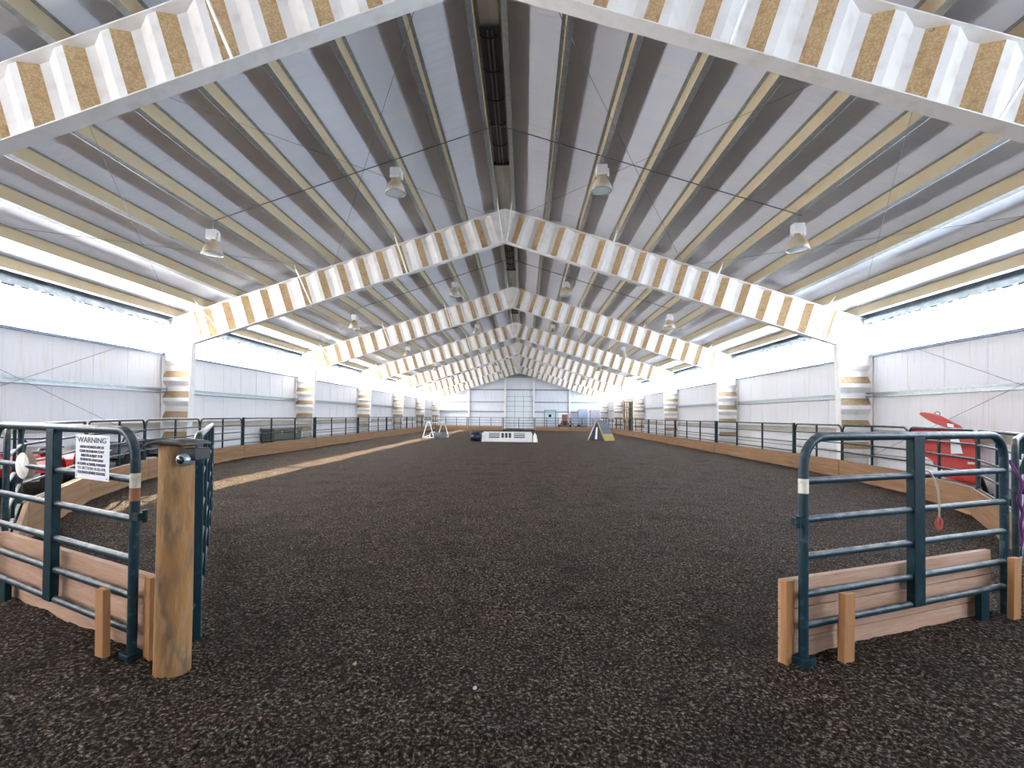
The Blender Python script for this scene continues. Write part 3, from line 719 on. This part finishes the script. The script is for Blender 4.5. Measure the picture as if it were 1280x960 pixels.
stk = [wp(*p) for p in ((505, 385), (590, 390), (630, 535), (512, 535))]
q = MB(); q.prism(stk, lambda a, z, d: (a, d, z), -.15, -.145); q.build('decal', 'sign_white', plow)
stk = [wp(*p) for p in ((475, 232), (545, 245), (540, 275), (480, 268))]
q = MB(); q.prism(stk, lambda a, z, d: (a, d, z), -.166, -.161); q.build('decal', 'sign_white', plow)
stk = [wp(*p) for p in ((672, 615), (745, 622), (745, 642), (675, 640))]
q = MB(); q.prism(stk, lambda a, z, d: (a, d, z), -.136, -.131); q.build('decal', 'sticker', plow)
x_, z_ = wp(358, 140); q = MB(); q.tube([(x_+.045*math.cos(a), -.09, z_+.045*math.sin(a)) for a in np.linspace(-.6, PI+.6, 12)], .006, 6); q.build('lifting_hook', 'black', plow)
q = MB(); q.box((-.6, -.1, -.02), (-.05, .1, .06)); q.build('skid', 'black', plow, .01)
q = MB(); q.tube([(-.3, -.02, .45), (-.25, .15, .3), (-.2, .2, .05)], .04, 8); q.build('push_arm', 'black', plow)

# ------------------------------------------------------------------ quad bikes
def quad(name, label, loc, rz_, body_m):
    t = thing(name, label, 'quad bike', loc, rz_)
    for x in (-.6, .6):
        for y in (-.42, .42):
            q = MB(); q.lathe([(.12, -.10), (.23, -.11), (.27, -.07), (.275, 0), (.27, .07), (.23, .11), (.12, .10)], 20, axis='y', tf=Matrix.Translation((x, y, .27)))
            w_ = q.build('wheel', 'tyre', t)
            q = MB(); q.lathe([(0, -.05), (.10, -.06), (.125, -.08), (.125, .08), (.10, .06), (0, .05)], 14, axis='y', tf=Matrix.Translation((x, y, .27))); q.build('rim', 'grey_plastic', w_)
    q = MB(); q.prism([(-.75, .35), (.75, .35), (.8, .5), (.55, .68), (.3, .72), (.1, .62), (-.3, .6), (-.6, .68), (-.85, .6)], lambda a, z, d: (a, d, z), -.2, .2); q.build('body', body_m, t, .03)
    for x in (-.6, .6):
        for s in (-1, 1):
            pts = [(x-.36, .42), (x-.28, .56), (x-.1, .64), (x+.12, .64), (x+.3, .54), (x+.36, .42), (x+.32, .42), (x+.27, .5), (x+.1, .6), (x-.1, .6), (x-.24, .52), (x-.32, .42)]
            q = MB(); q.prism(pts, lambda a, z, d: (a, d, z), *sorted((s*.19, s*.56))); q.build('fender', body_m, t, .01)
    q = MB(); q.prism([(-.6, .66), (.1, .64), (.15, .72), (-.05, .78), (-.4, .78), (-.62, .74)], lambda a, z, d: (a, d, z), -.15, .15); q.build('seat', 'black', t, .03)
    q = MB(); q.tube([(.3, 0, .7), (.2, 0, .9), (.2, -.02, .93)], .02, 8); q.tube([(.12, -.36, .99), (.2, -.2, .95), (.2, .2, .95), (.12, .36, .99)], .014, 8); q.build('handlebar', 'black', t)
    for x0, x1 in ((.45, .9), (-.95, -.5)):
        q = MB()
        for k in range(5): y = -.3+.15*k; q.tube([(x0, y, .74), (x1, y, .74)], .01, 6)
        for x in (x0, x1): q.tube([(x, -.32, .74), (x, .32, .74)], .012, 6)
        for y in (-.15, .15): q.tube([((x0+x1)/2, y, .74), ((x0+x1)/2, y, .6)], .01, 6)
        q.build('rack', 'black', t)
    q = MB(); q.box((.78, -.2, .5), (.83, -.08, .6)); q.box((.78, .08, .5), (.83, .2, .6)); q.build('headlight', 'lamp_lens', t, .01)
    return t
quad('quad_bike', 'red quad bike parked outside the fence behind the warning sign panel', (-8.15, 8.3, 0), math.radians(-55), 'atv_red')
quad('quad_bike', 'black and grey quad bike parked between the warning sign and the wooden post', (-8.76, 11.35, 0), math.radians(-90), 'atv_black')
# olive chest on the left behind the fence
t = thing('storage_chest', 'long olive brown chest against the left wall behind the fence', 'chest', (-9.1, 19.4, 0))
q = MB(); q.box((-.25, -1.15, 0), (.25, 1.15, .76)); q.build('body', 'olive', t, .01)
q = MB(); q.box((-.28, -1.18, .76), (.28, 1.18, .86)); q.build('lid', 'olive', t, .01)
for y in (-.6, .6): q = MB(); q.box((.25, y-.06, .66), (.275, y+.06, .8)); q.build('clasp', 'galvanized', t)
t = thing('white_bin', 'small white bin beside the olive chest near the left wall', 'bin', (-9.12, 20.80, 0))
q = MB(); q.lathe([(0, 0), (.14, 0), (.18, .7), (.165, .7), (.15, .1), (0, .08)], 18); q.build('tub', 'white_plastic', t)
q = MB(); q.lathe([(.19, .7), (.19, .74), (0, .77)], 18); q.build('lid', 'white_plastic', t)

# ------------------------------------------------------------------ agility things in the arena
J = thing('jump_wall', 'low white slatted jump wall in the middle of the arena', 'jump', (-1.72, 27.3, 0), .03)
W_, Hj = 2.72, .56
q = MB(); q.box((0, -.04, .0), (W_, .04, .22)); q.build('lower_board', 'white_plastic', J, .01)
q = MB(); q.box((.05, -.05, Hj-.07), (W_-.05, .05, Hj)); q.build('top_rail', 'white_plastic', J, .01)
for a, c_ in ((0.0, .33), (.93, 1.02), (1.16, 1.22), (1.36, 1.42), (1.56, 1.70), (2.32, W_)):
    q = MB(); q.box((a, -.04, .22), (c_, .04, Hj-.07)); q.build('post', 'white_plastic', J)
for a, c_ in ((.33, .93), (1.70, 2.32)):
    for z in (.29, .40): q = MB(); q.box((a, -.03, z), (c_, .03, z+.045)); q.build('slat', 'white_plastic', J)
q = MB(); q.box((.3, .06, .2), (2.35, .07, Hj-.1)); q.build('back_panel', 'grey_plastic', J)
for x in (-.02, W_+.14):
    q = MB(); q.prism([(-.25, 0), (.25, 0), (.12, .2), (.05, .5), (-.05, .5), (-.12, .2)], lambda a, z, d: (d+x, a, z), -.03, .03); q.build('wing_foot', 'white_plastic', J, .01)
q = MB(); q.prism([(W_+.02, 0), (W_+.3, 0), (W_+.22, .42), (W_+.06, .42)], lambda a, z, d: (a, d, z), -.12, -.08); q.build('end_bracket', 'white_plastic', J, .01)
t = thing('blue_barrel', 'dark navy barrel lying at the left end of the white jump wall', 'barrel', (-2.12, 27.3, .27), 0)
q = MB(); q.lathe([(0, -.26), (.24, -.26), (.265, -.23), (.265, -.09), (.275, -.08), (.265, -.07), (.265, .07), (.275, .08), (.265, .09), (.265, .23), (.24, .26), (0, .26)], 24, axis='x'); q.build('drum', 'navy', t)
q = MB(); q.lathe([(.0, -.262), (.05, -.275), (.06, -.26)], 12, axis='x', tf=Matrix.Translation((0, -.12, .1))); q.build('bung', 'black', t)
q = MB(); q.box((-.1, -.08, 0), (.1, .08, .38)); q.box((-.04, -.06, .38), (.05, .06, .5))
o = q.build('jump_block', 'olive', None, .02); o.location = (-1.80+.0, 27.75, 0); tag(o, 'dark block standing between the navy barrel and the white jump wall', 'block')
# white double A trestle with grey tunnel
T = thing('agility_trestle', 'white double A shaped agility trestle at the left far part of the arena', 'trestle', (-5.3, 31.0, 0), 0)
for x, y in ((-.18, 0), (.52, 1.5)):
    for a, c_ in ((-.36, -.07), (.36, .07)):
        q = MB(); q.bar((x+a, y, 0), (x+c_, y, 1.02), .05, .05, upv=(0, 1, 0)); q.build('leg', 'white_plastic', T)
    q = MB(); q.bar((x-.09, y, 1.02), (x+.09, y, 1.02), .06, .06); q.build('cap', 'white_plastic', T)
    q = MB(); q.bar((x-.36, y, .03), (x+.36, y, .03), .05, .05); q.build('foot_bar', 'white_plastic', T)
q = MB(); q.bar((-.18, 0, .97), (.52, 1.5, .97), .05, .05); q.build('top_beam', 'white_plastic', T)
q = MB(); q.bar((-.5, 0, .05), (.2, 1.5, .28), .03, .03); q.build('side_brace', 'white_plastic', T)
t = thing('tunnel_box', 'low grey tunnel with white arched front under the white trestle', 'tunnel', (-5.05, 31.5, 0), -.35)
q = MB(); q.prism([(-.35, 0), (.35, 0), (.35, .2), (.22, .33), (-.22, .33), (-.35, .2)], lambda a, z, d: (d, a, z), -.25, .55); q.build('body', 'grey_plastic', t, .01)
q = MB(); q.tube([(-.27, -.36, 0), (-.27, -.36, .2), (-.27, -.23, .35), (-.27, .23, .35), (-.27, .36, .2), (-.27, .36, 0)], .03, 8); q.build('front_arch', 'white_plastic', t)

# A-frame ramp
A_ = thing('a_frame_ramp', 'agility A-frame ramp with grey top, yellow bottom and navy side', 'ramp', (5.25, 30.4, 0), math.radians(-42))
Hh, S_, Wd = 1.22, .60, .54
for s in (-1, 1):
    for part, z0, z1, m_ in (('contact_zone', 0, .40, 'ramp_yellow'), ('ramp_board', .40, Hh, 'ramp_grey')):
        xa = s*S_*(1-z0/Hh); xb = s*S_*(1-z1/Hh)
        q = MB(); q.add([(xa, -Wd, z0), (xb, -Wd, z1), (xb, Wd, z1), (xa, Wd, z0), (xa-s*.05, -Wd, z0), (xb-s*.05, -Wd, z1-.03), (xb-s*.05, Wd, z1-.03), (xa-s*.05, Wd, z0)],
                        [(0,1,2,3),(4,7,6,5),(0,4,5,1),(3,2,6,7),(1,5,6,2),(0,3,7,4)]); q.build(part, m_, A_)
    for k in range(6):
        z = .15+k*.17; x = s*(S_*(1-z/Hh)+.01); q = MB(); q.bar((x, -Wd, z), (x, Wd, z), .02, .025); q.build('cleat', 'ramp_yellow' if z < .4 else 'ramp_grey', A_)
    q = MB(); q.bar((s*S_, -Wd-.02, 0), (0, -Wd-.02, Hh+.02), .05, .05, upv=(0, 1, 0)); q.build('side_rail', 'white_plastic' if s < 0 else 'ramp_yellow', A_)
q = MB(); q.prism([(-S_+.08, .03), (S_-.08, .03), (0, Hh-.08)], lambda a, z, d: (a, d, z), -Wd+.02, -Wd+.04); q.build('side_panel', 'navy', A_)
q = MB(); q.prism([(-.12, .08), (.02, .08), (.06, .8), (-.04, .8)], lambda a, z, d: (a, d, z), -Wd-.0, -Wd+.015); q.build('white_strip', 'white_plastic', A_)

# ------------------------------------------------------------------ things by the back wall
def cabinet(label, x0, x1, y, h, m_, nd):
    t = thing('white_cabinet', label, 'cabinet', ((x0+x1)/2, y, 0), 0, 'cabinets by the back wall'); w_ = (x1-x0)/2
    q = MB(); q.box((-w_, -.3, .1), (w_, .3, h)); q.build('body', m_, t, .01)
    for k in range(nd):
        a = -w_+.03+k*(2*w_-.04)/nd; q = MB(); q.box((a, -.325, .16), (a+(2*w_-.04)/nd-.03, -.3, h-.05)); dd = q.build('door', m_, t, .005)
        q = MB(); q.box((a+.06, -.35, h*.5), (a+.09, -.325, h*.5+.16)); q.build('handle', 'line_grey', dd)
    for s in (-1, 1): q = MB(); q.box((s*(w_-.1)-.05, -.25, 0), (s*(w_-.1)+.05, .25, .1)); q.build('foot', 'black', t)
    return t
cabinet('bluish white cabinet by the back wall left of the wide pinkish one', 6.35, 7.33, 53.9, 2.22, 'cabinet_blue', 2)
cabinet('wide pinkish white cabinet in the back right corner', 7.38, 8.35, 52.0, 2.15, 'box_white', 2)
q = MB(); q.box((4.3, YB-.05, 0), (5.35, YB-.02, 1.86)); tag(q.build('white_board', 'white_plastic'), 'plain white board leaning on the back wall right of the small door', 'board')
# small rust red tractor
t = thing('small_tractor', 'small rust red machine with black wheels parked by the back wall', 'tractor', (4.85, 53.2, 0), 0)
q = MB(); q.prism([(-.48, .35), (.48, .35), (.42, .75), (.27, 1.0), (.27, 1.65), (-.27, 1.65), (-.27, 1.0), (-.42, .75)], lambda a, z, d: (a, d, z), -.3, .3); q.build('hood', 'rust_red', t, .02)
q = MB(); q.box((-.2, -.34, .5), (.2, -.3, .95)); q.build('grille', 'black', t)
for x in (-.6, .6):
    q = MB(); q.lathe([(0, -.13), (.25, -.13), (.3, -.08), (.3, .08), (.25, .13), (0, .13)], 18, axis='x', tf=Matrix.Translation((x, -.1, .3))); q.build('wheel', 'tyre', t)
q = MB(); q.tube([(-.9, -.2, .3), (.9, -.2, .3)], .05, 8); q.build('axle', 'black', t)
t = thing('push_mower', 'low black machine with rusty deck right of the rust red one', 'mower', (6.2, 51.6, 0), 0)
q = MB(); q.box((-.5, -.3, .18), (.35, .3, .42)); q.build('deck', 'black', t, .04)
q = MB(); q.box((-.2, -.2, .42), (.15, .2, .62)); q.build('engine', 'black', t, .03)
q = MB(); q.box((.35, -.3, .3), (.85, .25, .5)); q.build('cover', 'rust_red', t, .03)
for x in (-.4, .3):
    for y in (-.33, .33): q = MB(); q.lathe([(0, -.04), (.16, -.04), (.17, 0), (.16, .04), (0, .04)], 14, axis='y', tf=Matrix.Translation((x, y, .17))); q.build('wheel', 'tyre', t)
q = MB(); q.tube([(-.45, -.22, .4), (-.95, -.22, .95), (-.95, .22, .95), (-.45, .22, .4)], .02, 8); q.build('handle', 'black', t)
# wooden rack by the far right column
t = thing('wooden_rack', 'tall tan wooden rack with dark shelves beside a far right column', 'rack', (9.15, 41.6, 0), 0)
for x in (-.22, .22):
    for y in (-.5, .5): q = MB(); q.box((x-.04, y-.04, 0), (x+.04, y+.04, 2.75)); q.build('post', 'ladder_wood', t)
for k in range(7): q = MB(); q.box((-.25, -.54, .12+k*.42), (.25, .54, .17+k*.42)); q.build('shelf', 'ladder_wood', t)
q = MB(); q.box((.14, -.5, .0), (.16, .5, 2.6)); q.build('back_board', 'olive', t)
q = MB(); q.tube([(0, 0, 0), (.1, .15, .05), (.18, .02, .09), (.05, -.15, .1), (-.1, 0, .1), (0, .1, .06)], .035, 8)
o = q.build('coiled_hose', 'black', None); o.location = (9.12, 40.7, 1.2)
tag(o, 'black coiled hose hung beside the tall tan wooden rack', 'hose'); o.location = (9.3, 40.3, 1.25)
# loose rubber and bark chips lying on the footing in the foreground: uncountable, one object
rng = random.Random(3); q = MB()
def ground_h(x, y): return .022*mnoise.noise(Vector((x*1.1, y*.5, 0))) + .016*mnoise.noise(Vector((x*3.3, y*3.3, 5))) + (.014*mnoise.noise(Vector((x*9, y*9, 2))) if y < 7 else 0) - .01
for k in range(26000):
    y = 1.75+4.6*rng.random()**1.5; x = .3+(rng.random()-.5)*2*(y*1.05)
    if abs(x) > 5.5: continue
    r_ = .0035+.0045*rng.random()**2; a = rng.random()*6.28; z = ground_h(x, y)+.002; e = .5+rng.random()
    c_, s_ = math.cos(a), math.sin(a)
    P4 = [(r_*1.3, 0, 0), (-r_*.7, r_*.7*e, 0), (-r_*.6, -r_*.8, r_*.3), (0, 0, r_*(.7+e*.5))]
    q.add([(x+px*c_-py*s_, y+px*s_+py*c_, z+pz) for px, py, pz in P4], [(0, 1, 3), (1, 2, 3), (2, 0, 3)], rng.choice((0, 0, 0, 1, 1, 2)))
o = q.build('footing_chips', ['chip_grey', 'chip_dark', 'chip_brown']); tag(o, 'loose dark rubber and bark chips scattered over the arena floor', 'chips', kind='stuff')
# small pale stone and chip on the footing
for nm, lab, m_, (x, y), r in (('stone', 'small pale stone on the dark footing near the bottom of the picture', 'pebble', (.31, 2.58), .014), ('wood_chip', 'small tan chip on the dark footing left of the pale stone', 'chip', (-.39, 2.78), .013)):
    q = MB(); q.lathe([(0, -r*.5), (r*.8, -r*.3), (r, 0), (r*.7, r*.5), (0, r*.65)], 10); o = q.build(nm, m_); o.location = (x, y, .012); o.rotation_euler = (.2, .1, 1); o.scale = (1, .7, 1); tag(o, lab, nm.replace('_', ' '))
